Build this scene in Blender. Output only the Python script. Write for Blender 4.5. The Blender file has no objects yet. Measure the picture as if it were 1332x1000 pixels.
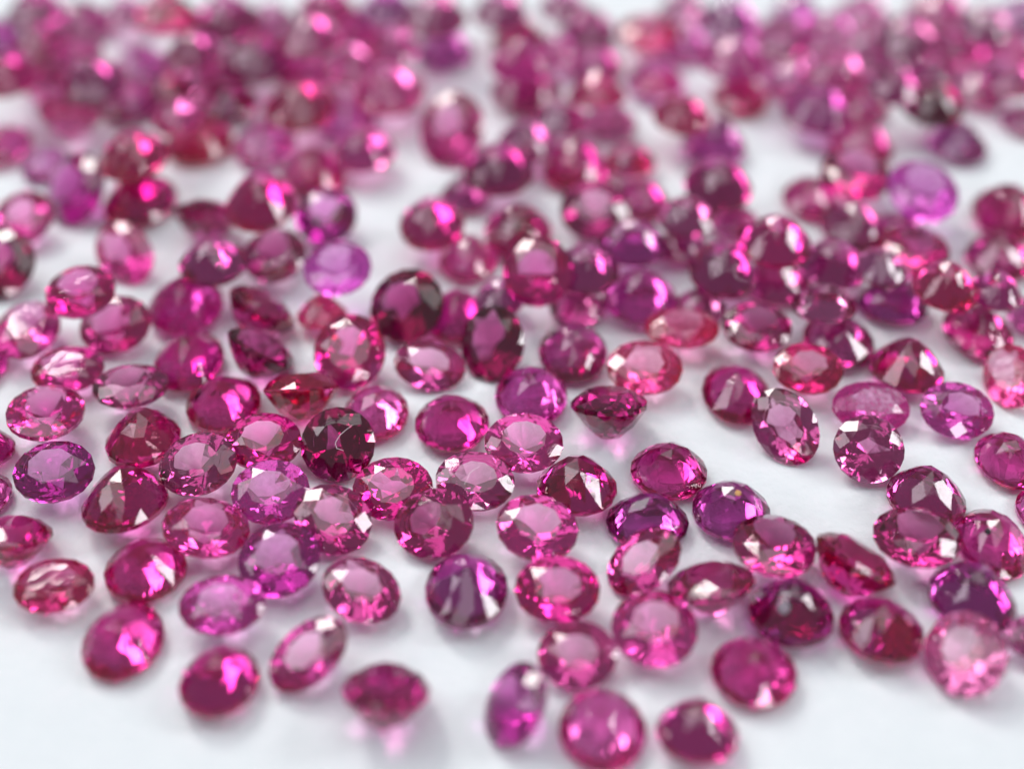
import bpy, bmesh, math, random
import numpy as np
from mathutils import Vector, Matrix

# ------------------------------------------------------------------ camera, world, lamps, exposure
# 1 unit = 1 cm.  The stones are about 4 mm across and lie on the sheet z = 0.
C = bpy.context.scene.collection
S = bpy.context.scene
PITCH = math.radians(40.0)
FPX = 1740.0                        # focal length in photograph pixels (1332 wide)
W0, H0 = 1332.0, 1000.0
DEPTH0 = 8.22                       # cm from lens to the sheet along the axis
FWD = np.array([0.0, math.cos(PITCH), -math.sin(PITCH)])
RGT = np.array([1.0, 0.0, 0.0])
UPV = np.array([0.0, math.sin(PITCH), math.cos(PITCH)])
EYE = -FWD * DEPTH0

cam = bpy.data.cameras.new("camera")
cam.sensor_width = 36.0
cam.lens = 36.0 * FPX / W0
cam.clip_start = 0.05
cam.clip_end = 2000.0
cam.dof.use_dof = True
cam.dof.focus_distance = 7.42
cam.dof.aperture_fstop = cam.lens * 1e-3 / 0.325
co = bpy.data.objects.new("camera", cam)
co.location = EYE
co.rotation_euler = (math.pi / 2 - PITCH, 0, 0)
C.objects.link(co)
S.camera = co

world = bpy.data.worlds.new("World")
S.world = world
world.use_nodes = True
bg = world.node_tree.nodes["Background"]
bg.inputs[0].default_value = (0.90, 0.90, 1.0, 1)
bg.inputs[1].default_value = 0.27

S.view_settings.view_transform = 'Standard'
S.view_settings.look = 'None'
S.view_settings.exposure = 0.0
S.view_settings.gamma = 1.0
cy = S.cycles
cy.max_bounces = 28
cy.transmission_bounces = 24
cy.glossy_bounces = 16
cy.diffuse_bounces = 4
cy.transparent_max_bounces = 32
cy.volume_bounces = 0
cy.caustics_refractive = True
cy.caustics_reflective = True
cy.blur_glossy = 0.0
cy.sample_clamp_indirect = 12.0
cy.use_denoising = True
try:
    cy.denoiser = 'OPENIMAGEDENOISE'
    cy.denoising_input_passes = 'RGB_ALBEDO_NORMAL'
except Exception:
    pass


def lamp(name, az, el, dist, sx, sy, radiance, col):
    """Rectangular studio lamp aimed at the stones; az 0 = right, 90 = away, 180 = left, 270 = towards the lens."""
    a, e = math.radians(az), math.radians(el)
    d = Vector((math.cos(e) * math.cos(a), math.cos(e) * math.sin(a), math.sin(e)))
    li = bpy.data.lights.new(name, 'AREA')
    li.shape = 'RECTANGLE'
    li.size, li.size_y = sx, sy
    li.energy = radiance * sx * sy * math.pi
    li.color = col
    o = bpy.data.objects.new(name, li)
    o.location = d * dist
    o.rotation_euler = d.to_track_quat('Z', 'Y').to_euler()
    C.objects.link(o)
    return o


lamp("curtain_lamp", 166, 48, 62, 25, 25, 3.5, (0.97, 0.95, 1.0))
lamp("window_lamp", 123, 46, 60, 14, 22, 14.0, (1.0, 0.97, 0.93))
lamp("side_lamp", 5, 36, 60, 13, 19, 11.0, (0.97, 0.98, 1.0))
lamp("front_lamp", 285, 26, 60, 23, 10, 9.5, (0.95, 0.96, 1.0))
lamp("overhead_lamp", 100, 84, 70, 64, 56, 1.35, (0.96, 0.99, 1.0))

# ------------------------------------------------------------------ helpers
def project(P):
    q = P - EYE
    z = q @ FWD
    return np.stack([W0 / 2 + FPX * (q @ RGT) / z, H0 / 2 - FPX * (q @ UPV) / z], -1)


def unproject(u, v, h):
    d = FWD + RGT * ((u - W0 / 2) / FPX) - UPV * ((v - H0 / 2) / FPX)
    t = (h - EYE[2]) / d[2]
    return EYE + d * t


def nodes_of(name):
    m = bpy.data.materials.new(name)
    m.use_nodes = True
    nt = m.node_tree
    return m, nt, nt.nodes, nt.links


def gem_material(name, sigma, rough=0.03, milk=0.06, milk_col=(0.7, 0.08, 0.35), wear=0.5, seed=0.0):
    """Corundum: clear refracting skin (index 1.77), absorbing inside, with faint silk clouds and polishing wear."""
    m, nt, N, L = nodes_of(name)
    p = N["Principled BSDF"]
    p.inputs["Base Color"].default_value = (1, 1, 1, 1)
    p.inputs["IOR"].default_value = 1.77
    p.inputs["Transmission Weight"].default_value = 1.0
    tc = N.new("ShaderNodeTexCoord")
    n1 = N.new("ShaderNodeTexNoise"); n1.inputs["Scale"].default_value = 9.0; n1.inputs["Detail"].default_value = 4.0
    mp = N.new("ShaderNodeMapping"); mp.inputs["Location"].default_value = (seed, seed * 1.7, seed * .6)
    oi = N.new("ShaderNodeAttribute"); oi.attribute_type = 'OBJECT'; oi.attribute_name = "silk"
    va = N.new("ShaderNodeVectorMath"); va.operation = 'SCALE'
    cx = N.new("ShaderNodeCombineXYZ")
    L.new(oi.outputs["Fac"], cx.inputs[0]); L.new(oi.outputs["Fac"], cx.inputs[2])
    L.new(cx.outputs[0], va.inputs[0]); va.inputs["Scale"].default_value = 37.0
    ad = N.new("ShaderNodeVectorMath"); ad.operation = 'ADD'
    L.new(tc.outputs["Object"], mp.inputs[0]); L.new(mp.outputs[0], ad.inputs[0]); L.new(va.outputs[0], ad.inputs[1])
    L.new(ad.outputs[0], n1.inputs["Vector"])
    # polish: roughness varies a little over the skin
    rr = N.new("ShaderNodeMapRange")
    rr.inputs["From Min"].default_value = 0.35; rr.inputs["From Max"].default_value = 0.75
    rr.inputs["To Min"].default_value = rough * 0.5; rr.inputs["To Max"].default_value = rough * 2.2
    L.new(n1.outputs["Fac"], rr.inputs["Value"]); L.new(rr.outputs[0], p.inputs["Roughness"])
    # very slight waviness of the polished facets
    n2 = N.new("ShaderNodeTexNoise"); n2.inputs["Scale"].default_value = 2.2; n2.inputs["Detail"].default_value = 1.0
    L.new(ad.outputs[0], n2.inputs["Vector"])
    bp = N.new("ShaderNodeBump"); bp.inputs["Strength"].default_value = 0.12 * wear; bp.inputs["Distance"].default_value = 0.02
    L.new(n2.outputs["Fac"], bp.inputs["Height"]); L.new(bp.outputs[0], p.inputs["Normal"])
    # silk: cloudy inclusions close under the skin
    tr = N.new("ShaderNodeBsdfTranslucent"); tr.inputs[0].default_value = (*milk_col, 1)
    n3 = N.new("ShaderNodeTexNoise"); n3.inputs["Scale"].default_value = 5.0; n3.inputs["Detail"].default_value = 6.0
    n3.inputs["Roughness"].default_value = 0.65
    L.new(ad.outputs[0], n3.inputs["Vector"])
    mr = N.new("ShaderNodeMapRange")
    mr.inputs["From Min"].default_value = 0.38; mr.inputs["From Max"].default_value = 0.72
    mr.inputs["To Min"].default_value = milk * 0.25; mr.inputs["To Max"].default_value = min(0.9, milk * 2.0)
    L.new(n3.outputs["Fac"], mr.inputs["Value"])
    mx = N.new("ShaderNodeMixShader")
    sk = N.new("ShaderNodeMath"); sk.operation = 'POWER'; sk.inputs[1].default_value = 2.5
    L.new(oi.outputs["Fac"], sk.inputs[0])
    sm = N.new("ShaderNodeMath"); sm.operation = 'MULTIPLY_ADD'; sm.inputs[1].default_value = 1.7; sm.inputs[2].default_value = 0.35
    L.new(sk.outputs[0], sm.inputs[0])
    ml = N.new("ShaderNodeMath"); ml.operation = 'MULTIPLY'; ml.use_clamp = True
    L.new(mr.outputs[0], ml.inputs[0]); L.new(sm.outputs[0], ml.inputs[1])
    L.new(ml.outputs[0], mx.inputs[0]); L.new(p.outputs[0], mx.inputs[1]); L.new(tr.outputs[0], mx.inputs[2])
    # where a stone is built of joined parts, the inner joint is optically nothing
    at = N.new("ShaderNodeAttribute"); at.attribute_name = "joint"
    cl = N.new("ShaderNodeBsdfTransparent")
    mj = N.new("ShaderNodeMixShader")
    L.new(at.outputs["Fac"], mj.inputs[0]); L.new(mx.outputs[0], mj.inputs[1]); L.new(cl.outputs[0], mj.inputs[2])
    L.new(mj.outputs[0], N["Material Output"].inputs["Surface"])
    ab = N.new("ShaderNodeVolumeAbsorption")
    d = max(sigma)
    ab.inputs["Density"].default_value = d
    ab.inputs["Color"].default_value = (1 - sigma[0] / d, 1 - sigma[1] / d, 1 - sigma[2] / d, 1)
    L.new(ab.outputs[0], N["Material Output"].inputs["Volume"])
    return m


HUES = {
    'mag':   ("magenta_ruby", (0.9, 7.6, 2.9), 0.012, 0.04, (0.7, 0.08, 0.35)),
    'deep':  ("deep_ruby", (1.2, 8.6, 3.2), 0.01, 0.04, (0.7, 0.08, 0.35)),
    'rose':  ("dusty_rose_ruby", (1.35, 6.6, 3.1), 0.01, 0.03, (0.7, 0.08, 0.35)),
    'pink':  ("pale_pink_sapphire", (0.7, 5.4, 2.1), 0.018, 0.06, (0.8, 0.16, 0.42)),
    'vio':   ("violet_sapphire", (1.6, 7.2, 2.5), 0.012, 0.05, (0.55, 0.1, 0.38)),
    'plum':  ("plum_ruby", (1.6, 6.8, 3.1), 0.012, 0.04, (0.7, 0.08, 0.35)),
    'dark':  ("dark_ruby", (2.9, 11.5, 5.6), 0.012, 0.0, (0.7, 0.08, 0.35)),
    'red':   ("crimson_ruby", (1.1, 8.2, 3.9), 0.02, 0.05, (0.7, 0.04, 0.2)),
    'coral': ("coral_pink_ruby", (0.6, 5.2, 2.5), 0.04, 0.16, (0.8, 0.12, 0.28)),
    'orch':  ("orchid_sapphire", (0.9, 5.4, 1.75), 0.03, 0.2, (0.72, 0.14, 0.46)),
    'blush': ("blush_sapphire", (0.35, 3.0, 1.4), 0.015, 0.05, (0.85, 0.3, 0.5)),
    'lilac': ("lilac_sapphire", (0.45, 3.4, 0.75), 0.03, 0.16, (0.78, 0.26, 0.74)),
    'mauve': ("mauve_ruby", (1.5, 5.8, 3.0), 0.012, 0.05, (0.6, 0.18, 0.4)),
}
TINT = {k: gem_material(n, sg, rough=r, milk=m, milk_col=c, seed=i + 1.0)
        for i, (k, (n, sg, r, m, c)) in enumerate(HUES.items())}
FAR_HAZE = {k: gem_material("far_haze_" + n, tuple(q * (0.62 if k in ("mag", "pink", "rose", "orch", "mauve", "vio") else 0.78) for q in sg), rough=r, milk=m + 0.05, milk_col=c, seed=i + 20.0)
        for i, (k, (n, sg, r, m, c)) in enumerate(HUES.items())}  # same stones lightened: the far rows' bright haze is put into the colour
# x, y, width, height, pose, azimuth of the table's lean, long-axis angle, colour, label  (sizes in photograph pixels)
CAT = [
 # ---- front edge of the spread
 (162,826,108,104,'D',270,None,'mag','plump blurred ruby dome standing just in front of the magenta dome with hot pink patches'),
 (285,886,107,96,'D',270,None,'deep','blurred magenta dome alone below the cloudy purple-pink oval, left end of the front row'),
 (401,851,104,100,24,222,38,'plum','tilted plum oval in front row with a big pale lilac table, long axis slanting'),
 (502,906,112,96,'E',82,None,'plum','blurred ruby lying edge-on with flat top and pointed base, beside the lilac-tabled plum oval'),
 (671,917,82,116,'F',190,80,'vio','upright violet egg-shaped gem in the front row, alone between paper and bright pink dome'),
 (753,851,104,90,'T',265,None,'rose','dusky rose gem with white facets touching the back of the bright pink front dome'),
 (784,950,112,112,'D',270,None,'pink','bright pink tall dome cut off by the lower photo edge'),
 (907,951,108,88,'D',270,None,'deep','deep magenta dome lowest in the spread, beside the bright pink dome at the photo edge'),
 (982,873,113,97,'D',270,None,'mag','pink-magenta dome with two small white glints, behind the lowest deep magenta dome'),
 (1255,850,112,112,34,202,None,'blush','round rose gem facing up with large pale octagonal table, at the front corner'),
 (1344,826,84,62,'T',290,None,'mauve','pink gem cut by the photo edge beside the round gem with the pale octagonal table'),
 (1148,821,112,90,'D',270,None,'deep','deep magenta dome with radiating facets touching the round gem with pale octagonal table'),
 (1028,798,114,92,'D',270,None,'vio','dark violet dome with a grey flaw at its tip, behind the pink-magenta dome with glints'),
 (1272,780,116,98,'D',270,None,'vio','violet dome with two big white facets directly behind the pale octagonal-tabled gem'),
 (925,766,114,74,'T',110,22,'rose','narrow slanting rose oval lying between the thick milky pink gem and the dark violet dome'),
 (1112,734,98,94,'E',42,-40,'mag','ruby leaning steeply on its rim with its dark side facets showing, between two clear ovals'),
 (1007,708,110,84,'U',92,None,'rose','clear rose oval lying flat with bright girdle rim, before the purple orange-specked gem'),
 (1195,696,114,82,'U',108,10,'rose','clear rose oval with one white facet and dark girdle side, resting before a half-hidden dome'),
 (1287,709,100,92,'D',270,None,'mag','tall magenta cone with a small black dot near its tip'),
 (1205,650,105,82,'D',270,None,'plum','plum dome half hidden behind the clear rose oval with one white facet'),
 (953,666,102,80,'D',270,None,'vio','flat purple upside-down gem with an orange speck on its tip'),
 (843,676,108,76,'D',270,None,'vio','pale violet many-faceted dome partly hidden by the plum-pink gem with lilac table'),
 (838,730,102,86,33,220,28,'rose','tilted plum-pink oval with a greyish lilac table in front of the pale violet dome'),
 (850,818,115,100,'U',270,None,'pink','thick milky pale pink gem with rounded side, in the middle of the front rows'),
 (725,767,112,90,'T',272,None,'mag','magenta oval with smooth lilac table, directly in front of the bright pink clear oval'),
 (602,762,108,100,'D',270,None,'vio','tall purple dome with one broad grey facet, alone in the gap of the front rows'),
 (699,687,108,88,'T',280,-20,'pink','bright pink clear oval with a large white facet at its lower rim'),
 (568,685,105,92,'F',250,None,'rose','dusty rose gem with see-through table, directly behind the tall purple dome'),
 (470,768,104,88,'T',300,-32,'rose','smooth dusty pink oval with one white triangular facet, leaning toward the gap'),
 (289,787,114,80,'U',270,None,'orch','cloudy purple-pink oval beside the magenta dome with white rectangular facet'),
 (187,750,110,86,'D',270,None,'mag','magenta dome with a white rectangular facet and hot pink patches'),
 (70,762,106,74,'U',270,None,'red','smooth oval with crimson-red lower side, front row near the photo edge'),
 (16,705,98,80,'E',80,None,'mag','plum-pink gem cut by the photo edge, flat top, behind the crimson-sided oval'),
 (363,728,108,98,'T',268,None,'vio','dark violet round gem with a visible table, touching two pink ovals behind it'),
 (433,676,102,94,'T',285,-30,'rose','rose oval with red sparks inside, touching the dark violet round gem'),
 (268,687,115,80,'U',345,None,'pink','pale mauve-pink oval with cloudy inclusions in front of the clear mauve gem'),
 (352,640,105,84,'T',268,None,'orch','light lilac gem with a white triangular glint, behind the dark violet round gem'),
 (167,646,114,90,'D',270,None,'deep','broad crimson-magenta cone with white glint at its tip, touching the faceted violet-plum gem'),
 (70,614,108,82,'T',275,None,'vio','violet-plum gem with many small facets, beside the broad crimson-magenta cone'),
 (-24,640,80,66,'D',270,None,'plum','dark sliver of a gem cut by the photo edge beside the faceted violet-plum gem'),
 (-28,588,98,66,'D',270,None,'deep','deep ruby gem cut by the photo edge, behind the dark sliver'),
 (59,538,104,76,9,20,None,'pink','clear bright pink oval lying flat with sharp rim, in front of two mauve ovals'),
 (186,571,100,80,'D',270,None,'mag','ruby dome with radiating facets half behind the clear mauve gem with white corner glints'),
 (258,603,102,84,'T',250,None,'mauve','clear mauve-pink gem with a smooth table and white corner facets'),
 (343,577,100,76,'T',280,None,'mag','ruby with a flat white facet, tucked behind the dark round gem with a white curl'),
 (435,578,98,98,'F',268,None,'dark','dark round gem facing the camera with a thin white curl on its table'),
 (512,638,105,84,'T',262,None,'mag','magenta faceted gem with a white bar facet, in front of the dark white-curled gem'),
 (618,626,103,78,'T',288,None,'mauve','mauve-magenta faceted oval with a white crack line across its top'),
 (748,630,104,80,'D',270,None,'deep','deep magenta dome with crisp radiating facets, behind the bright pink clear oval'),
 (869,615,100,78,'D',270,None,'deep','ruby dome with a tall white triangular facet, beside the purple gem with orange speck'),
 (684,578,102,78,'T',276,None,'pink','pale pink oval with a white patch, touching the deep ruby dome with crisp facets'),
 (588,551,96,76,'D',270,None,'deep','darkest ruby dome with sharp vertical facet line, beside the pale pink oval'),
 (489,538,86,74,'D',270,None,'pink','pink dome with a hot pink glowing patch, just behind the dark white-curled gem'),
 (695,513,94,80,'D',270,None,'orch','purple-pink frosty dome with two white triangular facets, behind the pale pink oval'),
 (794,534,98,72,'E',92,None,'plum','greyish plum gem seen edge-on with a dark girdle line, beside the purple-pink frosty dome'),
 (837,481,100,72,'U',270,None,'coral','coral pink oval lying behind the greyish plum edge-on gem'),
 (742,458,90,78,'D',270,None,'plum','plum dome with a big creamy white facet, behind the purple-pink frosty dome'),
 (641,447,84,100,'F',245,85,'dark','dark upright oval facing the camera with small lilac corner facets'),
 (531,398,96,96,38,244,None,'dark','blackish round gem facing the camera, with a wine-coloured table'),
 (559,475,94,66,'T',280,-10,'rose','dusty pink oval with one bright white facet, in front of the blackish round gem'),
 (455,458,94,98,'F',272,None,'mag','large round magenta gem with white triangle on top, beside the blackish round gem'),
 (391,516,98,66,'E',96,None,'red','crimson-brown gem edge-on, between the magenta ball and the dark gem with a white curl'),
 (340,459,82,76,'E',45,-38,'plum','plum gem leaning on its rim with tiny glints, before a rose-brown leaning gem'),
 (288,524,98,76,'D',270,None,'mag','magenta dome with a hot pink glow and white triangle, behind the flat-white-faceted ruby'),
 (246,464,92,80,'D',270,None,'deep','pink-red cone with one tall white facet, in front of the cloudy purple round gem'),
 (170,504,100,62,'U',94,None,'mauve','greyish mauve flat oval touching the pink-plum oval with white corner'),
 (88,481,98,62,'U',270,None,'mag','pink-plum oval with one white corner facet behind the clear bright pink oval'),
 (39,427,88,78,9,320,None,'pink','milky pink round gem with bright pink square glow near the photo edge'),
 (-30,476,84,66,'D',270,None,'deep','ruby sliver at the photo edge in front of the milky pink round gem'),
 (150,423,94,78,'T',258,None,'rose','mauve-crimson round gem with clear table, in front of the plum-pink gem with two white facets'),
 (101,383,88,68,'T',272,None,'mag','plum-pink gem with two white facets between the milky pink and mauve-crimson gems'),
 (3,344,86,92,'F',262,None,'dark','dark ruby with white corner facets cut by the photo edge, facing the camera'),
 (162,330,76,84,'F',250,-52,'pink','smooth pink oval leaning alone on open white paper'),
 (247,399,98,80,'D',270,None,'orch','cloudy purple round gem behind the pink-red cone with tall white facet'),
 (341,406,86,70,'E',42,-42,'rose','rose-brown oval leaning on its rim, behind the plum gem with tiny glints'),
 (274,347,86,62,'D',270,None,'plum','dark plum dome with a slim white facet behind the cloudy purple round gem'),
 (357,333,84,72,'U',270,None,'mauve','smooth mauve-magenta oval beside the milky lilac gem'),
 (437,352,88,70,'U',270,None,'lilac','milky bright lilac gem with a small pink streak, at the edge of the white channel'),
 (424,281,78,70,'T',268,None,'vio','blurred violet oval directly behind the milky bright lilac gem'),
 (342,262,80,80,'D',270,None,'mag','blurred rose-magenta dome with creamy twin glints, beside the blurred violet oval'),
 (421,404,66,48,'D',270,None,'coral','small coral pink gem peeping out in front of the milky bright lilac gem'),
 (270,287,82,56,'E',90,None,'plum','blurred dark plum gem edge-on, between the crimson cone and the rose-magenta dome'),
 (181,258,84,84,'D',270,None,'deep','blurred dark crimson cone with white glint at its tip, behind the smooth pink oval'),
 (98,246,74,92,'F',228,110,'vio','blurred purple upright oval with red and lilac sparks'),
 (60,214,56,52,'D',270,None,'vio','blurred violet gem half hidden behind the purple upright oval with sparks'),
 (30,284,76,68,'T',270,None,'pink','blurred pale pink gem with hot pink glow near the photo edge'),
 (182,203,76,66,'D',270,None,'red','blurred orange-red gem behind the dark crimson cone'),
 (250,181,80,62,'D',270,None,'red','blurred dark red gem with a pale streak and pink spot, beside the orange-red gem'),
 (4,190,62,62,'D',270,None,'mag','blurred hot pink gem with a white facet, cut by the photo edge'),
 (90,153,76,54,'E',90,None,'rose','blurred dusty rose gem edge-on, standing clear on white behind the violet pair'),
 (345,187,74,58,'D',270,None,'orch','blurred purple-pink dome with white and orchid glints, behind the twin-glint dome'),
 (416,222,80,66,'D',270,None,'mag','blurred plum-magenta gem behind the blurred violet oval'),
 (455,190,74,56,'D',270,None,'mag','blurred magenta gem bordering the white channel, behind the plum-magenta gem'),
 # ---- back corner with the first heap
 (120,103,72,60,'D',270,None,'plum','blurred plum gem in the back heap with a pink-purple glow'),
 (160,90,62,60,'D',270,None,'orch','blurred purple gem with a lilac facet bordering the white notch'),
 (190,128,68,66,'D',270,None,'plum','blurred dark plum gem with a cream-coloured facet'),
 (80,104,78,50,'E',90,None,'mauve','blurred greyish mauve edge-on gem behind the dusty rose edge-on gem'),
 (18,98,72,56,'D',270,None,'deep','blurred crimson gem with a pink round spot, cut by the photo edge'),
 (14,48,66,56,'D',270,None,'vio','blurred violet gem cut by the photo edge, behind the crimson gem with round spot'),
 (44,14,72,46,'D',270,None,'plum','blurred dark rose gem touching the photo edge at the far corner'),
 (68,52,64,54,'D',270,None,'plum','blurred plum-brown gem behind the purple-pink glow, far corner heap'),
 (108,30,66,58,'D',270,None,'plum','blurred plum gem with a white facet beside a hot pink gem'),
 (142,20,52,46,'D',270,None,'pink','blurred hot pink gem at the rim of the far white notch'),
 (236,18,82,54,'D',270,None,'red','blurred dark crimson gem across the white notch from the hot pink gem'),
 (300,28,84,60,'D',270,None,'plum','blurred dark plum-crimson gem touching the dark crimson one at the far edge'),
 (268,70,64,50,'D',270,None,'plum','blurred plum gem in front of the dark plum-crimson gem'),
 (228,112,62,58,'D',270,None,'mauve','blurred mauve gem between cream-faceted and white-spotted plum gems'),
 (264,92,54,50,'D',270,None,'mag','blurred small magenta gem behind the mauve one'),
 (296,132,66,60,'D',270,None,'plum','blurred plum gem with two bright white round highlights'),
 (232,150,56,46,'D',270,None,'mag','blurred pink gem behind the dark red gem with the pale streak'),
 (346,78,86,62,'D',270,None,'plum','blurred crimson-brown gem in the far heap, beside a hot pink ball of light'),
 (392,48,64,58,'D',270,None,'mag','blurred ruby with a hot pink ball of light, far heap'),
 (424,10,64,46,'D',270,None,'mag','blurred hot pink gem touching the far photo edge'),
 (400,136,82,60,'D',270,None,'red','blurred dark crimson gem with one round pink highlight'),
 (450,86,66,56,'D',270,None,'pink','blurred pink gem with a bright round glow behind the dark crimson gem'),
 (468,36,62,52,'D',270,None,'orch','blurred lilac-pink gem behind the pink round-glow gem'),
 (502,58,62,50,'D',270,None,'pink','blurred pink gem bordering the white strip, behind the light pink sparkling gem'),
 (502,116,82,62,'D',270,None,'pink','blurred light pink gem with a bright spot at the white channel'),
 (446,160,72,52,'D',270,None,'orch','blurred violet-pink gem in front of the light pink sparkling gem'),
 (556,20,72,54,'D',270,None,'rose','blurred rose gem touching the isolated purple gem from behind'),
 (577,64,66,54,'D',270,None,'vio','blurred purple gem standing clear on the white strip'),
 (590,170,76,94,'F',255,80,'rose','blurred rose-coloured upright oval ring with coral glow, at the white channel'),
 (652,16,62,48,'D',270,None,'rose','blurred rose gem at the far photo edge behind the crimson-pink gem'),
 (678,46,66,46,'D',270,None,'red','blurred crimson-pink gem behind the violet-pink one'),
 (680,82,70,50,'D',270,None,'orch','blurred violet-pink gem between crimson-pink and plum-brown gems'),
 (728,66,46,42,'D',270,None,'orch','blurred small lilac gem beside the violet-pink one'),
 (694,118,84,62,'D',270,None,'plum','blurred plum-brown gem with white facets at its side'),
 (758,34,58,58,'D',270,None,'plum','blurred darkest plum gem in the far middle heap'),
 (770,82,62,52,'D',270,None,'plum','blurred plum gem just in front of the darkest plum one, far middle heap'),
 (778,118,68,46,'D',270,None,'red','blurred crimson gem with red sparks in the far middle heap'),
 (786,154,64,48,'D',270,None,'rose','blurred rose-red gem in front of the crimson gem with red sparks'),
 (644,220,84,68,'D',270,None,'plum','blurred brown-plum gem in front of the rose upright ring'),
 (684,186,64,52,'D',270,None,'plum','blurred dark plum gem with white and pink sparks behind the open white patch'),
 (746,214,82,68,'D',270,None,'deep','blurred deep crimson-magenta gem beside the open white patch'),
 (570,291,78,68,'D',270,None,'mag','blurred ruby with a slim white facet, standing at the white channel'),
 (673,300,82,66,'D',270,None,'deep','blurred deep magenta dome with one pale round highlight, ringed by white paper'),
 (606,334,68,66,'D',270,None,'pink','blurred milky pink gem touching the ruby with slim white facet'),
 (689,362,86,86,'F',262,None,'mag','blurred magenta gem facing the camera with pale lilac table'),
 (606,408,76,70,'D',270,None,'deep','deep ruby gem squeezed between the blackish round and dark upright oval gems'),
 (764,358,86,64,'D',270,None,'plum','blurred plum gem beside the gem with pale lilac table'),
 (745,394,72,50,'D',270,None,'mauve','blurred mauve-pink gem in front of the blurred plum gem'),
 (785,278,86,76,'T',262,None,'mauve','blurred mauve gem with smooth table and red side, next to open white patch'),
 (838,260,62,58,'D',270,None,'deep','blurred small crimson-magenta gem beside the smooth mauve gem'),
 (838,314,90,58,'D',270,None,'vio','blurred violet gem with a lilac gleam between mauve and spotted gems'),
 (834,384,94,72,'D',270,None,'orch','blurred orchid-magenta gem with a creamy white facet'),
 (887,427,94,54,'U',270,None,'coral','blurred coral rose oval lying flat behind the sharp coral pink oval'),
 (935,246,80,72,'D',270,None,'plum','blurred dark violet-plum gem bordering the large open white patch'),
 (926,184,76,62,'D',270,None,'vio','blurred violet gem with pink loop of light behind the dark violet-plum gem'),
 (902,284,72,52,'D',270,None,'mauve','blurred mauve gem in front of the dark violet-plum gem'),
 (992,310,84,64,'D',270,None,'mag','blurred magenta dome with pink spots in front of the large open white patch'),
 (926,350,84,74,'D',270,None,'plum','blurred plum gem with a cluster of hot pink round lights'),
 (1014,366,88,62,'D',270,None,'rose','blurred rose gem with a pale lilac end beside the gem with hot pink lights'),
 (985,426,88,64,'U',270,None,'rose','blurred rose oval with pink sparks in front of the rose gem with lilac end'),
 (1086,434,90,70,'D',270,None,'plum','blurred plum gem with a white facet and hot pink patch'),
 (1051,480,92,68,'T',270,None,'red','blurred crimson gem with a pale facet behind the leaning purple oval'),
 (958,513,92,78,'D',270,None,'deep','dark crimson dome with a white glint, at the edge of the big white bay'),
 (1022,555,88,104,'F',248,112,'mauve','leaning purple-pink oval with a white triangular facet in the white bay'),
 (1133,530,102,68,'T',275,None,'orch','pinkish violet gem with bright pink spot, behind the mauve slanted oval'),
 (1131,585,94,90,'F',262,-38,'mauve','mauve slanted oval with pink sparks at its base, in the white bay'),
 (1178,475,98,74,'D',270,None,'deep','dark magenta gem with a long white bar facet, behind the pinkish violet gem'),
 (1245,534,98,74,'T',280,None,'orch','violet oval gem with a small brown pit on its top'),
 (1316,490,72,92,'F',200,90,'coral','coral pink gem cut by the photo edge, behind the brown-pitted violet gem'),
 (1318,606,90,76,'D',270,None,'mag','magenta gem cut by the photo edge, in front of the brown-pitted violet gem'),
 (1348,660,70,64,'D',270,None,'deep','crimson gem sliver at the photo edge behind the tall cone with black dot'),
 (1270,422,86,76,'D',270,None,'rose','blurred rose-brown gem behind the coral gem with white side'),
 (1328,408,66,54,'D',270,None,'plum','blurred dark plum gem at the photo edge beside the rose-brown gem'),
 (1160,388,90,62,'D',270,None,'vio','blurred violet-plum gem with lilac and pink glow, behind the white-bar gem'),
 (1238,376,82,64,'D',270,None,'red','blurred rose-crimson gem with a red glowing spot'),
 (1195,330,90,68,'U',270,None,'mag','blurred smooth rose-magenta gem in front of the bright orchid gem'),
 (1092,344,86,66,'D',270,None,'plum','blurred plum-magenta gem with round pink and white lights'),
 (1066,398,80,50,'D',270,None,'mauve','blurred mauve gem behind the plum gem with white facet and hot pink patch'),
 (1116,290,80,66,'D',270,None,'mauve','blurred mauve gem with a tall white triangular facet, beside the bright orchid gem'),
 (1105,232,90,66,'U',270,None,'rose','blurred smooth rose gem behind the tall-white-facet mauve gem'),
 (1197,250,86,76,'U',270,None,'lilac','blurred bright orchid milky gem beside white paper'),
 (1311,277,90,72,'D',270,None,'mag','blurred magenta gem at the photo edge with open paper behind'),
 (1300,336,90,62,'D',270,None,'deep','blurred crimson-magenta gem with a round pale light, in front of the edge magenta gem'),
 (1118,186,74,58,'D',270,None,'mag','blurred magenta gem with peach and pink lights behind the smooth rose gem'),
 (1060,138,80,60,'D',270,None,'vio','blurred deep violet gem bordering the large open white patch from behind'),
 (1190,128,68,62,'D',270,None,'dark','blurred blackish plum gem, darkest in the far heap beside white paper'),
 (1246,186,66,58,'D',270,None,'vio','blurred violet gem with two square white facets'),
 (1270,112,68,52,'D',270,None,'mauve','blurred mauve oval beside the blackish plum gem'),
 (1332,158,54,44,'D',270,None,'plum','blurred plum gem cut by the photo edge, alone on white'),
 (1288,62,66,54,'D',270,None,'mag','blurred magenta gem with pink sparks behind the mauve oval'),
 (1190,52,74,60,'D',270,None,'mauve','blurred plum-pink gem with a bright white facet in the far heap'),
 (1140,88,62,50,'D',270,None,'plum','blurred plum gem behind the blackish one, in shadow'),
 (1084,90,70,54,'D',270,None,'pink','blurred pink gem behind the deep violet one'),
 (1082,40,62,46,'D',270,None,'orch','blurred lilac gem with a pale round light in the far heap'),
 (1020,48,72,54,'D',270,None,'rose','blurred rose gem with a long lilac facet in the far heap'),
 (944,74,76,56,'D',270,None,'orch','blurred bright orchid-pink gem in the far heap'),
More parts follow.
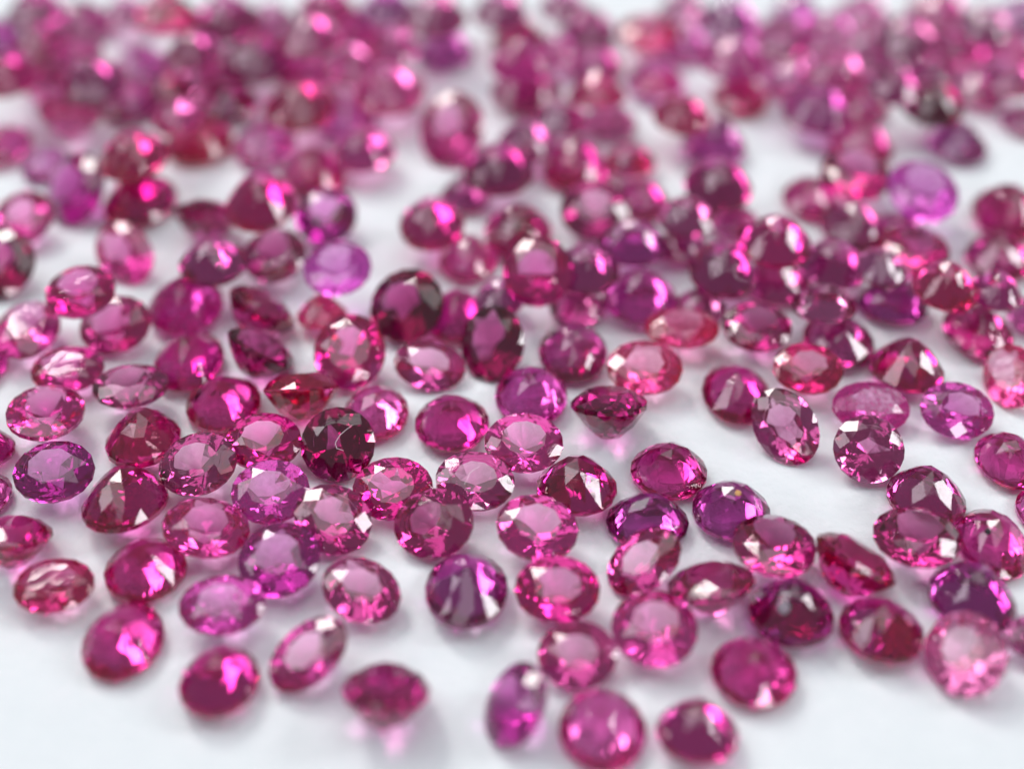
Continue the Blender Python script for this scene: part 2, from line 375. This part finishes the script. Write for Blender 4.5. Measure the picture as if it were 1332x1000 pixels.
 (938,22,62,50,'D',270,None,'vio','blurred deep purple gem touching the far photo edge'),
 (846,46,72,50,'U',270,None,'coral','blurred coral rose gem with an orange-white flash, ringed by white paper'),
 (852,100,70,52,'D',270,None,'orch','blurred violet-pink gem in front of the coral gem with orange-white flash'),
 (963,126,66,50,'D',270,None,'red','blurred crimson-pink gem in front of the bright orchid-pink gem'),
 (888,150,62,52,'D',270,None,'red','blurred crimson gem with twin pale pointed facets'),
 (1238,18,72,48,'D',270,None,'mag','blurred magenta gem touching the far photo edge, behind the sparking magenta gem'),
 (1238,60,66,52,'D',270,None,'mag','blurred magenta gem between the white-facet plum-pink gem and the pink-spark gem'),
 (1272,38,62,48,'D',270,None,'mauve','blurred mauve-magenta gem behind the pink-spark magenta gem'),
 (98,74,60,50,'D',270,None,'mag','blurred purple-pink glowing gem in the far corner heap'),
 (342,30,70,50,'D',270,None,'mauve','blurred mauve gem with a whitish streak at the far edge'),
 (390,92,66,52,'D',270,None,'plum','blurred plum gem between crimson-brown and pink round-glow gems'),
 (500,14,64,48,'D',270,None,'vio','blurred purple gem at the far edge beside the blurred rose gem'),
 (1130,128,60,48,'D',270,None,'mag','blurred magenta gem directly in front of the shadowed plum gem'),
 (880,318,70,48,'D',270,None,'plum','blurred plum gem squeezed beside the gem with hot pink lights'),
 (900,8,60,40,'D',270,None,'mauve','blurred pale gem with creamy facet cut by the far photo edge'),
 (1144,350,64,52,'D',270,None,'plum','blurred plum gem filling the dark gap beside the smooth rose-magenta gem'),
 (654,384,62,50,'D',270,None,'plum','plum gem wedged behind the dark upright oval and beside the lilac-tabled magenta gem'),
 (1286,382,72,52,'D',270,None,'deep','blurred crimson gem in front of the round-pale-light gem near the edge'),
 (958,288,62,46,'D',270,None,'pink','blurred pink gem tucked in front of the dark violet-plum gem'),
 (1152,300,64,54,'D',270,None,'plum','blurred plum gem between the white-facet mauve gem and bright orchid gem'),
 (908,394,68,48,'D',270,None,'mauve','blurred mauve gem behind the flat coral rose oval'),
 (1034,8,58,40,'D',270,None,'vio','blurred violet gem cut by the far photo edge'),
 (1326,22,56,50,'D',270,None,'vio','blurred violet gem at the far corner of the photo'),
 (738,12,56,40,'D',270,None,'rose','blurred rose gem cut by the far edge behind the darkest middle-heap plum gem'),
 (1118,20,64,48,'D',270,None,'pink','blurred pink-lilac gem at the far edge beside the bright-facet plum-pink gem'),
 (900,60,60,48,'D',270,None,'orch','blurred lilac gem behind the bright orchid-pink gem'),
 (1160,108,60,50,'D',270,None,'plum','blurred plum gem leaning against the blackish plum gem'),
 (1040,104,66,48,'D',270,None,'pink','blurred pink gem behind the deep violet gem, beside bare paper'),
 (1080,262,70,54,'D',270,None,'mag','blurred magenta gem in front of the smooth rose gem'),
 (820,208,60,44,'D',270,None,'red','blurred crimson gem behind the small crimson-magenta one'),
 (720,150,64,48,'D',270,None,'mauve','blurred mauve gem in front of the plum-brown gem with white facets'),
 (612,250,62,50,'D',270,None,'plum','blurred dark plum gem in front of the brown-plum gem'),
 (1302,98,62,48,'D',270,None,'mag','blurred magenta gem by the edge behind the mauve oval'),
 (1222,100,60,48,'D',270,None,'plum','blurred plum-mauve gem behind the blackish plum gem and mauve oval'),
]


# ------------------------------------------------------------------ the sheet of paper
def paper():
    m, nt, N, L = nodes_of("white_paper")
    p = N["Principled BSDF"]
    p.inputs["Roughness"].default_value = 0.85
    p.inputs["Specular IOR Level"].default_value = 0.15
    tc = N.new("ShaderNodeTexCoord")
    n = N.new("ShaderNodeTexNoise"); n.inputs["Scale"].default_value = 3.0; n.inputs["Detail"].default_value = 8.0; n.inputs["Roughness"].default_value = 0.7
    L.new(tc.outputs["Object"], n.inputs["Vector"])
    r = N.new("ShaderNodeValToRGB")
    r.color_ramp.elements[0].position = 0.3; r.color_ramp.elements[0].color = (0.765, 0.82, 0.84, 1)
    r.color_ramp.elements[1].position = 0.7; r.color_ramp.elements[1].color = (0.82, 0.868, 0.885, 1)
    L.new(n.outputs["Fac"], r.inputs[0]); L.new(r.outputs[0], p.inputs["Base Color"])
    f = N.new("ShaderNodeTexNoise"); f.inputs["Scale"].default_value = 16.0; f.inputs["Detail"].default_value = 6.0
    L.new(tc.outputs["Object"], f.inputs["Vector"])
    b = N.new("ShaderNodeBump"); b.inputs["Strength"].default_value = 0.45; b.inputs["Distance"].default_value = 0.02
    L.new(f.outputs["Fac"], b.inputs["Height"]); L.new(b.outputs[0], p.inputs["Normal"])
    bm = bmesh.new()
    vs = [bm.verts.new(v) for v in ((-40, -30, 0), (40, -30, 0), (40, 60, 0), (-40, 60, 0))]
    bm.faces.new(vs)
    me = bpy.data.meshes.new("paper_ground"); bm.to_mesh(me); bm.free()
    o = bpy.data.objects.new("paper_ground", me); me.materials.append(m)
    C.objects.link(o)
    o["kind"] = "structure"; o["label"] = "white paper sheet under the gemstones"
paper()

# ------------------------------------------------------------------ cutting the stones
def gem_points(rng, e, dome, chunky=False):
    """Points of a brilliant / mixed cut, girdle radius 1, table up; e = length to width."""
    n = rng.choice([8, 8, 9, 10])
    rt = rng.uniform(0.50, 0.60)
    ch = rng.uniform(0.26, 0.34)
    g = rng.uniform(0.03, 0.075)
    pd = rng.uniform(0.80, 0.98) if dome else rng.uniform(0.72, 0.98)
    if chunky:
        pd = rng.uniform(0.86, 0.98); ch = rng.uniform(0.34, 0.42); g = rng.uniform(0.04, 0.07)
    bulge = rng.uniform(1.7, 2.0) if chunky else rng.uniform(1.3, 1.7) if dome else rng.uniform(1.15, 1.4)
    ph = rng.uniform(0, 2 * math.pi / n)
    j = lambda s: rng.uniform(-s, s)
    P = []
    st = 2 * math.pi / n
    for i in range(n):
        a = ph + i * st
        t = a + j(.03); r = rt * (1 + j(.02))
        P.append((r * math.cos(t), r * math.sin(t), ch))
        b = a + st / 2
        p = rt + (1 - rt) * 0.52
        rm = p / math.cos(st / 2); z = ch + (p - rt) / (1 - rt) * (g - ch) + 0.004
        t = b + j(.03)
        P.append((rm * math.cos(t), rm * math.sin(t), z + j(.006)))
        for q in (0, 1):
            t = a + q * st / 2 + j(.025)
            P.append((math.cos(t), math.sin(t), g)); P.append((math.cos(t), math.sin(t), -g))
    prof = lambda r: -(g + (pd - g) * (1 - r ** bulge))
    rows = (0.83, 0.60, 0.33) if dome else (0.70, 0.36)
    for q, r0 in enumerate(rows):
        m = n if r0 > 0.5 else max(5, n - rng.choice([0, 2, 3]))
        for i in range(m):
            t = ph + (i + 0.5 * ((q + 1) % 2)) * 2 * math.pi / m + j(.13)
            r = r0 * (1 + j(.05))
            P.append((r * math.cos(t), r * math.sin(t), prof(r) + j(.008)))
    k = rng.uniform(0.0, 0.05)
    if chunky:                                   # worn, blunt base
        for i in range(5):
            t = i * 1.2566 + j(.2)
            P.append((0.2 * math.cos(t), 0.2 * math.sin(t), -pd * 0.93))
    else:
        P.append((k + j(.04), j(.05), -pd))
    V = np.array(P)
    V[:, 0] *= e
    return V


def frame(tilt, az, spin):
    """Rotation taking the table normal +Z to a tilt from vertical towards azimuth az, the long axis along screen angle spin."""
    t, a, s = math.radians(tilt), math.radians(az), math.radians(spin)
    R0 = Matrix.Rotation(s, 3, 'Z')
    ax = Vector((-math.sin(a), math.cos(a), 0))
    return np.array(Matrix.Rotation(t, 3, ax) @ R0)


def fit(V, R, x, y, w, h):
    """Scale and stand the stone on the paper so that it takes up the stated place and size."""
    U = V @ R.T
    U = U - [0, 0, U[:, 2].min()]
    U[:, :2] -= (U[:, :2].max(0) + U[:, :2].min(0)) / 2
    k, px, py = 0.2, x, y
    for _ in range(7):
        hz = U[:, 2].max() * k * 0.45
        g = unproject(px, py, hz)
        P = U * k + [g[0], g[1], 0]
        q = project(P)
        lo, hi = q.min(0), q.max(0)
        cw, chh = hi - lo
        k *= (w / cw) ** 0.6 * (h / chh) ** 0.4
        px += x - (lo[0] + hi[0]) / 2
        py += y - (lo[1] + hi[1]) / 2
    return k, np.array([g[0], g[1], 0.0]), U, math.log((cw / chh) / (w / h))


SPLIT_Y = 300


class Gem:
    pass


gems = []
for i, row in enumerate(CAT):
    x, y, w, h, pose, az, spin, tint, label = row
    rng = random.Random(1000 + i * 7)
    f = 1.09 if y < 210 else 1.05 if y < 330 else 1.03 if (y < 440 and x > 590) else 1.0      # soft outlines read small
    w, h = w * f, h * f
    best = None
    if not isinstance(pose, str):
        tilts, pose = [pose - 2, pose, pose + 2], 'T'
    elif pose == 'D':
        tilts = [180 - t for t in (0, 8, 14)]
    elif pose == 'E':
        tilts = [30, 37, 44]
    elif pose == 'F':
        tilts = [30, 36, 42]
    elif pose == 'T':
        tilts = [14, 20, 27]
    else:
        tilts = [2, 7, 12]
    st0 = rng.getstate()
    for e in (1.02, 1.12, 1.22, 1.34):
        for tl in tilts:
            for sp in ([spin] if spin is not None else [0, 90]):
                rng.setstate(st0)
                V = gem_points(rng, e, pose in ('D', 'E'), pose == 'E')
                R = frame(tl, az, sp)
                k, g, U, err = fit(V, R, x, y, w, h)
                cost = abs(err) + 0.05 * abs(e - 1.12)
                if best is None or cost < best[0]:
                    best = (cost, k, g, U, e, tl, V, R)
    G = Gem()
    _, G.k, G.g, G.U, G.e, G.tl, G.V, G.R = best
    G.x, G.y, G.pose, G.tint, G.label, G.w, G.h = x, y, pose, tint, label, w, h
    bm = bmesh.new()
    for v in G.V:
        bm.verts.new(v)
    r = bmesh.ops.convex_hull(bm, input=list(bm.verts))
    junk = [v for v in bm.verts if not v.link_faces]
    bmesh.ops.delete(bm, geom=junk, context='VERTS')
    bmesh.ops.dissolve_limit(bm, angle_limit=math.radians(1.2), verts=list(bm.verts), edges=list(bm.edges))
    bmesh.ops.recalc_face_normals(bm, faces=list(bm.faces))
    bm.normal_update()
    G.bm = bm
    G.N = np.array([f.normal[:] for f in bm.faces]) @ G.R.T
    G.P = (np.array([v.co[:] for v in bm.verts]) @ G.R.T)
    G.off = G.U[0] - G.V[0] @ G.R.T
    G.P = (G.P + G.off) * G.k
    G.rad = np.linalg.norm(G.P[:, :2], axis=1).max()
    G.g0 = G.g.copy()
    gems.append(G)

# stones that would cut into each other are pushed apart along the paper, and what still meets climbs onto its neighbour
def overlap(A, B):
    d = B.g - A.g
    if math.hypot(d[0], d[1]) > A.rad + B.rad:
        return None
    c = d / (np.linalg.norm(d) + 1e-9)
    D = np.vstack([A.N, -B.N, c[None]])
    a = (D @ (A.P + A.g).T).max(1)
    b = (D @ (B.P + B.g).T).min(1)
    s = b - a
    if s.max() > -0.001:
        return None
    hz = np.hypot(D[:, 0], D[:, 1])
    cost = np.where(hz > 0.35, -s / np.maximum(hz, .35), 9)
    i = int(cost.argmin())
    return D[i, :2] / hz[i] * cost[i], -s.max()


HEAP_Y = 440                     # beyond this the stones lie in heaps, one on another
pairs = [(a, b) for a in range(len(gems)) for b in range(a + 1, len(gems))
         if np.hypot(*(gems[a].g - gems[b].g)[:2]) < (gems[a].rad + gems[b].rad) * 1.6]
for it in range(60):
    moved = 0
    for a, b in pairs:
        A, B = gems[a], gems[b]
        heap = A.y < HEAP_Y and B.y < HEAP_Y
        if heap and it > 6:
            continue
        o = overlap(A, B)
        if o is None:
            continue
        m = o[0] * (0.12 if heap else 0.52)
        A.g[:2] -= m; B.g[:2] += m
        moved += 1
    if not moved and it > 6:
        break
near = {i: set() for i in range(len(gems))}
for a, b in pairs:
    near[a].add(b); near[b].add(a)
order = sorted(range(len(gems)), key=lambda i: -gems[i].y)
done, lifts = set(), []
for i in order:
    A = gems[i]
    start = A.g.copy()
    ray = (EYE - (A.g + [0, 0, 0.1])); ray = ray / ray[2]
    n = 0
    while n < 90 and any(overlap(A, gems[k]) is not None for k in near[i] if k in done):
        n += 1
        A.g = start + ray * (0.006 * n)
    done.add(i)
    if n:
        lifts.append((round(0.006 * n, 3), A.x, A.y))
left = [(gems[a].x, gems[a].y, gems[b].x, gems[b].y) for a, b in pairs if overlap(gems[a], gems[b]) is not None]
print("overlaps left", left, "lifted", len(lifts), sorted(lifts)[-8:], "shift", max(np.hypot(*(G.g - G.g0)[:2]) for G in gems if G.y > HEAP_Y))

group = "loose faceted pink rubies scattered on the paper"
GAP = 0.0015


def slab(bm, lo, hi):
    """The part of a cut stone between two heights (own axes), closed, its cut faces marked as inner joints."""
    b = bm.copy()
    lay = b.faces.layers.float.new("joint")
    for z, no in ((lo, -1), (hi, 1)):
        if z is None:
            continue
        r = bmesh.ops.bisect_plane(b, geom=b.verts[:] + b.edges[:] + b.faces[:], dist=1e-6, plane_co=(0, 0, z),
                                   plane_no=(0, 0, no), clear_outer=True)
        ed = [g for g in r["geom_cut"] if isinstance(g, bmesh.types.BMEdge)]
        f = bmesh.ops.contextual_create(b, geom=ed)["faces"]
        for q in f:
            q[lay] = 1.0
    bmesh.ops.recalc_face_normals(b, faces=b.faces[:])
    me = bpy.data.meshes.new("stone_part")
    b.to_mesh(me); b.free()
    return me


pick = random.Random(5)
for G in gems:
    silk = pick.random()
    M = Matrix.Translation(Vector(G.off * G.k + G.g)) @ Matrix(G.R.tolist()).to_4x4() @ Matrix.Scale(G.k, 4)
    if G.y > SPLIT_Y:
        o = bpy.data.objects.new("gemstone", None)
        o.empty_display_size = 0.1
        o.location = G.g
        C.objects.link(o)
        top = G.V[:, 2].max()
        zt = top - 0.05
        zones = [("crown", 0.0 + GAP, None), ("pavilion", None, 0.0 - GAP)] if G.pose in "DE" else \
                [("table_facet", zt + GAP, None), ("crown", 0.0 + GAP, zt - GAP), ("pavilion", None, 0.0 - GAP)]
        for name, lo, hi in zones:
            me = slab(G.bm, lo, hi)
            c = bpy.data.objects.new(name, me)
            me.materials.append(TINT[G.tint])
            c["silk"] = silk
            c.parent = o
            c.matrix_local = Matrix.Translation(-Vector(G.g)) @ M
            C.objects.link(c)
    else:
        me = bpy.data.meshes.new("gemstone")
        G.bm.to_mesh(me)
        o = bpy.data.objects.new("gemstone", me)
        o.matrix_world = M
        o["silk"] = silk
        me.materials.append(FAR_HAZE[G.tint] if G.y < 215 and G.tint != 'dark' else TINT[G.tint])  # far rows take the tints lightened to stand in for haze
        C.objects.link(o)
    G.root = o
    G.bm.free()
    o["label"] = G.label; o["category"] = "gemstone"; o["group"] = group


# ------------------------------------------------------------------ flaws that single stones show
def plain(name, col, rough, spec=0.4):
    m, nt, N, L = nodes_of(name)
    p = N["Principled BSDF"]
    n = N.new("ShaderNodeTexNoise"); n.inputs["Scale"].default_value = 60.0
    r = N.new("ShaderNodeMix"); r.data_type = 'RGBA'
    r.inputs[6].default_value = (*[c * 0.75 for c in col], 1); r.inputs[7].default_value = (*col, 1)
    L.new(n.outputs["Fac"], r.inputs[0]); L.new(r.outputs[2], p.inputs["Base Color"])
    p.inputs["Roughness"].default_value = rough
    p.inputs["Specular IOR Level"].default_value = spec
    return m


def on_stone(G, u, v):
    """Where the sight line through (u, v) meets the convex stone, and the normal there."""
    d = unproject(u, v, 0.0) - EYE
    d = d / np.linalg.norm(d)
    best = None
    n = G.N
    P0 = G.P + G.g
    off = (n @ P0.T).max(1)
    den = n @ d
    t = (off - n @ EYE) / np.where(abs(den) < 1e-9, 1e-9, den)
    f = den < -1e-6
    i = np.where(f, t, -1e9).argmax()
    return EYE + d * t[i], n[i]


def child(G, name, bm, mat, label):
    me = bpy.data.meshes.new(name); bm.to_mesh(me); bm.free()
    o = bpy.data.objects.new(name, me); me.materials.append(mat)
    o.parent = G.root
    o.matrix_local = Matrix.Translation(-Vector(G.g))
    o["label"] = label
    C.objects.link(o)


def thread(G, pts, rad, name, mat, label):
    bm = bmesh.new()
    fine = []
    for a, b in zip(pts[:-1], pts[1:]):
        for k in range(4):
            fine.append((a[0] + (b[0] - a[0]) * k / 4, a[1] + (b[1] - a[1]) * k / 4))
    fine.append(pts[-1])
    rings = []
    for i, (u, v) in enumerate(fine):
        p, n = on_stone(G, u, v)
        q, _ = on_stone(G, *fine[min(i + 1, len(fine) - 1)])
        r0, _ = on_stone(G, *fine[max(i - 1, 0)])
        tn = Vector(q - r0).normalized(); nn = Vector(n); sd = tn.cross(nn).normalized()
        c = Vector(p) + nn * rad * 0.3
        w = rad * (0.55 + 0.45 * math.sin(math.pi * (i + .5) / len(fine)))
        rings.append([bm.verts.new(c + sd * w * math.cos(t) + nn * w * 0.6 * math.sin(t)) for t in (0, 1.57, 3.14, 4.71)])
    for A, B in zip(rings[:-1], rings[1:]):
        for k in range(4):
            bm.faces.new((A[k], A[(k + 1) % 4], B[(k + 1) % 4], B[k]))
    bm.faces.new(rings[0][::-1]); bm.faces.new(rings[-1])
    bmesh.ops.recalc_face_normals(bm, faces=bm.faces[:])
    child(G, name, bm, mat, label)


def blob(G, u, v, rad, name, mat, label, seed, flat=0.35):
    rng = random.Random(seed)
    p, n = on_stone(G, u, v)
    bm = bmesh.new()
    bmesh.ops.create_icosphere(bm, subdivisions=2, radius=rad)
    q = Vector(n).to_track_quat('Z', 'Y').to_matrix()
    for w in bm.verts:
        w.co = Vector(p) + q @ Vector((w.co.x * rng.uniform(.8, 1.2), w.co.y * rng.uniform(.8, 1.2), w.co.z * flat))
    child(G, name, bm, mat, label)


def stone_at(x, y):
    return min(gems, key=lambda G: abs(G.x - x) + abs(G.y - y))


feather = plain("white_feather", (0.85, 0.80, 0.84), 0.5)
g = stone_at(435, 578)
thread(g, [(458, 553), (450, 559), (442, 566), (436, 576), (438, 583), (447, 586)], 0.0018, "scratch", feather, "thin white curled scratch")
g = stone_at(618, 626)
thread(g, [(625, 606), (617, 610), (611, 615), (609, 621), (604, 630)], 0.0022, "crack", feather, "white zigzag crack")
g = stone_at(953, 666)
blob(g, 960, 641, 0.018, "speck", plain("ochre_speck", (0.75, 0.42, 0.16), 0.6), "orange speck", 1)
g = stone_at(1287, 709)
blob(g, 1285, 691, 0.016, "speck", plain("black_speck", (0.02, 0.03, 0.03), 0.3), "small black dot", 2)
g = stone_at(1028, 798)
blob(g, 1020, 790, 0.03, "flaw", plain("grey_flaw", (0.32, 0.28, 0.33), 0.5), "grey flaw", 3, 0.2)
g = stone_at(1245, 534)
blob(g, 1222, 523, 0.016, "pit", plain("brown_pit", (0.16, 0.07, 0.07), 0.6), "small brown pit", 4)
